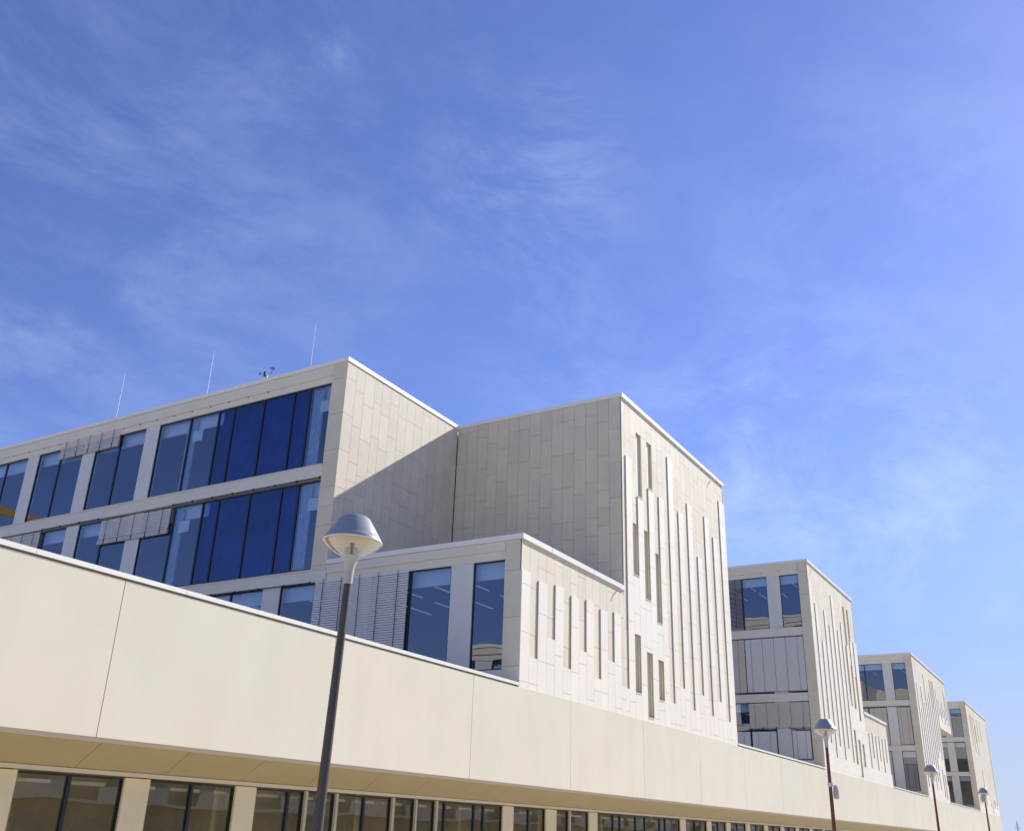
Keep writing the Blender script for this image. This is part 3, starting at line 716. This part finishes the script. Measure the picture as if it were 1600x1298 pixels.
front(w4, cols, sl4, ZC-0.18, ZP-0.12)
west(w4, A4)
east(w4, C4, 15.0, ZC, [F3, F2, F1]); back(w4, A4, C4)
lshape_coping(w4, [(A4, 15.0), (C4, 15.0), (C4, YE), (A4, YE)], ZC)
roof_slab(w4, [(A4, C4, 15, YE)], ZC)
mb = MB(); mb.box((A4+6.2, 15.6, ZP-0.4), (C4-4.6, YE-0.5, ZC-0.6)); mb.build('building_core', 'slabm', w4)
fix(w4)

# neighbouring low wing left of the picture, seen only mirrored in the glass
w0 = wing('office_block', 'low cream office wing seen only mirrored in the nearest block', 0.0)
A0, C0 = -11.0, 9.45
pl = Plane('x', C0, +1); Y0e = 29.0
stonewall(w0, pl, [22.03, 22.64], ZP-0.12, ZL-0.18, name='corner_pier')
office_floor(pl, w0, 22.66, Y0e, *F1, [23.4, 26.9], [25.1, 28.4], lights=False, depth=4)
header(pl, w0, 22.66, Y0e, ZL-0.18, 8.0)
mb = MB(); pl.box(mb, 22.03, Y0e, ZP-0.5, 4.54, -0.02, -0.35); mb.build('sill_wall', 'band', w0)
stonewall(w0, pl, frange(Y0e, 46, 0.6), ZP-0.5, 7.3)
front(w0, ribs(A0, [(7.47, 5.7), (7.55, 5.0)]*9, C0, 0.58), [], ZL-0.18, ZP-0.12, Plane('y', 22.0, -1))
mb = MB(); mb.box((C0-0.45, 21.965, ZL-0.17), (C0+0.035, Y0e, ZL)); mb.box((A0, 21.965, ZL-0.17), (C0-0.451, 22.4, ZL)); mb.box((C0-0.45, Y0e+0.01, 7.3), (C0+0.035, 46, 7.45)); mb.build('coping', 'coping', w0)
mb = MB(); mb.box((A0, 22.42, ZL-0.5), (C0-0.46, Y0e, ZL-0.35)); mb.box((A0, Y0e+0.02, 6.9), (C0-0.46, 46, 7.1)); mb.build('roof', 'roof', w0)
fix(w0)

# ------------------------------------------------------------------ building across the street (mirrored in the ground floor glass)
ob = thing('apartment_building', 'grey brown building with white balcony bands, seen mirrored in the ground floor windows', 'building', (30, -24, GZ))
mb = MB(); mb.box((-40, -40, GZ), (420, -26, 10.0)); o = mb.build('wall', 'render_', ob)
mb = MB()
for i in range(4):
    z = 0.9+2.6*i; mb.box((-40, -26, z), (420, -24.6, z+0.2))
    for j in range(55): mb.box((-39+j*8.3, -24.68, z+0.2), (-33.5+j*8.3, -24.6, z+1.1))
mb.build('balcony', 'slabw', ob)
mb = MB()
for i in range(4):
    for j in range(145):
        mb.box((-38+j*3.1, -26.0, -1.0+2.6*i), (-36.4+j*3.1, -25.95, 0.7+2.6*i))
w_ = mb.build('window', 'rail', ob)
fix(ob)

# ------------------------------------------------------------------ street lamps
def lamp_parts(root, pole_mat):
    H = 4.55                                            # brim height above the street
    mb = MB(); mb.lathe([(0.085, 0.0), (0.085, 0.25), (0.075, 0.3), (0.062, 0.34)], seg=24, cap0=True); 
    mb.lathe([(0.062, 0.34), (0.042, H-0.47)], seg=24)
    p = mb.build('pole', pole_mat, root, smooth=True)
    mb = MB()
    for z in (H-0.52, H-0.63, H-0.70):
        mb.tube([(0.030, -0.030, z), (0.037, -0.037, z)], 0.008, 6)
    mb.build('bolt', 'steel', p)
    mb = MB(); mb.lathe([(0.043, H-0.475), (0.050, H-0.47), (0.052, H-0.36), (0.056, H-0.30), (0.068, H-0.24), (0.088, H-0.195), (0.108, H-0.165), (0.100, H-0.160), (0.0, H-0.165)], seg=40, cap0=True)
    mb.build('neck', 'lampneck', root, smooth=True)
    mb = MB(); mb.lathe([(0.110, H-0.166), (0.20, H-0.115), (0.30, H-0.045), (0.325, H-0.012), (0.325, H-0.002), (0.298, H-0.038), (0.198, H-0.108), (0.108, H-0.158)], seg=56)
    mb.build('clear_cover', 'clear', root, smooth=True)
    mb = MB(); mb.lathe([(0.085, H-0.16), (0.085, H-0.11), (0.07, H-0.07), (0.0, H-0.07)], seg=32); m_ = mb.build('lamp_holder', 'lampmod', root, smooth=True)
    mb = MB(); mb.lathe([(0.028, H-0.16), (0.028, H-0.02), (0.0, H-0.02)], (-0.035, -0.03, 0), seg=12); mb.build('lamp_tube', 'cord', m_)
    mb = MB(); mb.lathe([(0.333, H), (0.334, H+0.012), (0.308, H+0.060), (0.3045, H+0.062), (0.298, H+0.075), (0.172, H+0.272), (0.150, H+0.292), (0.115, H+0.302), (0.0, H+0.306)], seg=64)
    sh = mb.build('lamp_shade', 'lampgrey', root, smooth=True)
    mb = MB(); mb.lathe([(0.333, H), (0.322, H-0.004), (0.30, H+0.01), (0.12, H+0.045), (0.0, H+0.05)], seg=64); mb.build('reflector', 'lampin', sh, smooth=True)
    mb = MB(); mb.lathe([(0.3345, H-0.006), (0.338, H-0.003), (0.338, H+0.004), (0.3345, H+0.007)], seg=64); mb.build('rim', 'coping', sh, smooth=True)
GL = 'round-headed street lamps in a row in front of the podium'
lamps = [(8.21, 'nearest, largest street lamp with dark brown pole and blue grey cone head', 'poleg'),
         (29.50, 'second street lamp, rust red pole carrying a beige box halfway up its shaft', 'poler'),
         (47.95, 'third street lamp, plain rust red pole with no box on it', 'poler'),
         (66.8, 'smallest, farthest street lamp, with a beige box on its rust red pole', 'poler')]
lroot = thing('street_lamp', lamps[0][1], 'street lamp', (lamps[0][0], 7.0, GZ), GL); lamp_parts(lroot, 'poleg')
def copy_tree(o, parent=None, swap=None):
    c_ = o.copy(); C.objects.link(c_); c_.parent = parent
    if swap and c_.type == 'MESH' and c_.name.startswith('pole'):
        c_.data = o.data.copy(); c_.data.materials.clear(); c_.data.materials.append(M[swap])
    for ch in list(o.children): copy_tree(ch, c_, swap)
    return c_
src = lroot
for X, lab, pm in lamps[1:]:
    r = copy_tree(src, None, pm); r.location = (X, 7.0, GZ); r['label'] = lab
    if 'box' in lab and 'no box' not in lab:
        zb = 2.70 if X < 40 else 4.02
        dx, dy = (0.13, -0.10) if X < 40 else (-0.16, 0.10)
        mb = MB(); mb.lathe([(0.0, 0.0), (0.06, 0.01), (0.078, 0.06), (0.078, 0.20), (0.06, 0.31), (0.03, 0.37), (0.0, 0.375)], (dx*1.1, dy*1.1, zb+0.02), seg=20)
        q = mb.build('beige_box', 'boxm', r, smooth=True)
        mb = MB(); mb.lathe([(0.062, zb+0.34), (0.075, zb+0.34), (0.075, zb+0.44), (0.062, zb+0.44)], seg=20); mb.tube([(0, 0, zb+0.39), (dx, dy, zb+0.37)], 0.025); mb.build('clamp', 'steel', q, smooth=True)

lroot.location = (8.21-0.055, 7.0+0.095, GZ); lroot.rotation_euler = (0.0245*0.863, 0.0245*0.505, 0)
# ------------------------------------------------------------------ roof items
GR = 'lightning rods on the roof edge of the nearest block'
def rod(x, y, h, label):
    t_ = thing('lightning_rod', label, 'lightning rod', (x, y, ZC), GR)
    mb = MB(); mb.tube([(0, 0, 0), (0, 0, h*0.5), (0, 0, h)], [0.019, 0.016, 0.011], 8); mb.build('rod', 'steel', t_)
    mb = MB(); mb.tube([(0, 0, 0.22), (0.12, 0.0, 0.0)], 0.01, 6); mb.tube([(0, 0, 0.22), (0.0, -0.13, 0.0)], 0.01, 6); mb.box((-0.07, -0.07, 0), (0.07, 0.07, 0.05)); mb.build('stand', 'steel', t_)
rod(X1+0.25, 37.1, 2.35, 'thin lightning rod leftmost on the roof, above the raised blind')
rod(X1+0.25, 31.2, 2.30, 'thin lightning rod between the leftmost rod and the little weather station')
rod(X1+0.25, 25.32, 2.20, 'tallest looking lightning rod, right of the weather station and near the roof corner')
rod(40.7, 30.0, 9.0*0.6, 'faint rod peeking over the sunlit roof edge where two roof lines meet')
ws = thing('weather_station', 'small black and white weather station with cups and vane on the roof edge', 'weather station', (X1+0.25, 27.69, ZC))
mb = MB(); mb.tube([(0, 0, 0), (0, 0, 0.48)], 0.035, 10); mb.box((-0.08, -0.08, 0), (0.08, 0.08, 0.04)); mb.tube([(0, 0.0, 0.34), (0, 0.18, 0.46)], 0.03, 8); mb.build('mast', 'steel', ws, smooth=True)
mb = MB(); mb.box((-0.07, 0.12, 0.38), (0.07, 0.30, 0.68)); mb.build('sensor_box', 'black', ws)
mb = MB(); mb.tube([(0, -0.36, 0.46), (0, 0.0, 0.46), (0, 0.2, 0.5), (0, 0.68, 0.66)], 0.010, 6); mb.build('cross_arm', 'black', ws)
mb = MB(); mb.tube([(0, -0.36, 0.46), (0, -0.40, 0.74)], 0.022, 8)
for a in (0, 2.1, 4.2):
    mb.lathe([(0.0, -0.05), (0.045, -0.02), (0.06, 0.04)], (0.11*math.cos(a), -0.41+0.11*math.sin(a), 0.78), seg=10)
    mb.tube([(0, -0.41, 0.78), (0.11*math.cos(a), -0.41+0.11*math.sin(a), 0.78)], 0.008, 5)
mb.build('anemometer_cup', 'black', ws)
ws.scale = (0.66, 0.62, 0.72)
mb = MB(); mb.prism([(-0.01, 0.62, 0.58), (-0.01, 0.80, 0.60), (-0.01, 0.72, 0.82)], (0.02, 0, 0)); mb.build('wind_vane', 'black', ws)

# ------------------------------------------------------------------ far trees and a mast at the very right
def tree(x, y, h, label, seed, first=[]):
    R_ = random.Random(seed); t_ = thing('far_tree', label, 'tree', (x, y, GZ), 'far trees low on the horizon beyond the last block')
    mb = MB(); mb.tube([(0, 0, 0), (0.1, 0, h*0.3), (0, 0.1, h*0.62)], [h*0.035, h*0.025, h*0.012], 8)
    for i in range(6):
        a = R_.uniform(0, 6.28); q = h*R_.uniform(0.35, 0.55); mb.tube([(0, 0, q), (math.cos(a)*h*0.2, math.sin(a)*h*0.2, q+h*0.2)], [h*0.012, h*0.004], 5)
    mb.build('trunk', 'bark', t_)
    mb = MB()
    cl_ = [(R_.gauss(0, h*0.15), R_.gauss(0, h*0.15), h*R_.uniform(0.42, 0.86), h*R_.uniform(0.08, 0.15)) for _ in range(16)]
    for cx, cy, cz, cr in cl_:
        k_ = R_.uniform(0.7, 1.35)
        for _ in range(70):
            v_ = Vector((R_.gauss(0, 1), R_.gauss(0, 1), R_.gauss(0, 1))).normalized()*cr*R_.uniform(0.5, 1.1); s_ = h*0.02
            c0 = Vector((cx, cy, cz))+v_; a = Vector((R_.uniform(-1, 1), R_.uniform(-1, 1), R_.uniform(-1, 1))).normalized()*s_; b2 = a.cross(v_).normalized()*s_*0.7
            mb.poly([c0-a, c0+b2, c0+a, c0-b2], k_*R_.uniform(0.8, 1.2))
    mb.build('crown', 'leaf', t_)
for i, (dy, hh, lab) in enumerate(((0.020, 8.2, 'tiny far tree at the extreme right edge of the picture'), (0.040, 7.5, 'tiny far tree second from the right edge, just right of the mast'), (0.062, 7.2, 'tiny far tree left of the thin mast on the horizon'), (0.085, 7.6, 'tiny far tree peeking out right beside the end of the podium'))):
    tree(430, 430*dy+4, hh, lab, 11+i)
ms = thing('radio_mast', 'thin lattice mast on the horizon at far right', 'mast', (430, 430*0.0823, GZ))
mb = MB()
for dx, dy in ((0.5, 0), (-0.25, 0.43), (-0.25, -0.43)): mb.tube([(dx, dy, 0), (dx*0.2, dy*0.2, 11.0)], 0.12, 5)
for i in range(7): mb.box((-0.4+i*0.04, -0.4+i*0.04, 1.5*i+1), (0.4-i*0.04, 0.4-i*0.04, 1.5*i+1.1))
mb.build('lattice', 'steel', ms)
mb = MB(); mb.box((-0.1, -1.0, 8.6), (0.1, 1.0, 8.9)); mb.box((-0.1, -0.6, 9.8), (0.1, 0.6, 10.0)); mb.build('antenna_bar', 'steel', ms)

# tower crane far behind the left wing: outside the picture, mirrored in the top left panes
cr = thing('tower_crane', 'ochre tower crane beam mirrored in the top floor panes at the left edge', 'crane', (13.3, 86, GZ))
mb = MB(); mb.box((12.5, 85.2, GZ), (14.1, 86.8, 27.5)); mb.build('mast', 'ochre', cr)
mb = MB(); mb.box((-3.4, 85.6, 25.95), (12.4, 86.4, 26.55)); mb.build('jib', 'ochre', cr)
mb = MB(); mb.prism([(-3.2, 85.7, 24.9), (-1.4, 85.7, 24.9), (-0.4, 85.7, 25.9), (-2.8, 85.7, 25.9)], (0, 0.6, 0)); mb.build('hook_block', 'lampin', cr)
fix(cr)
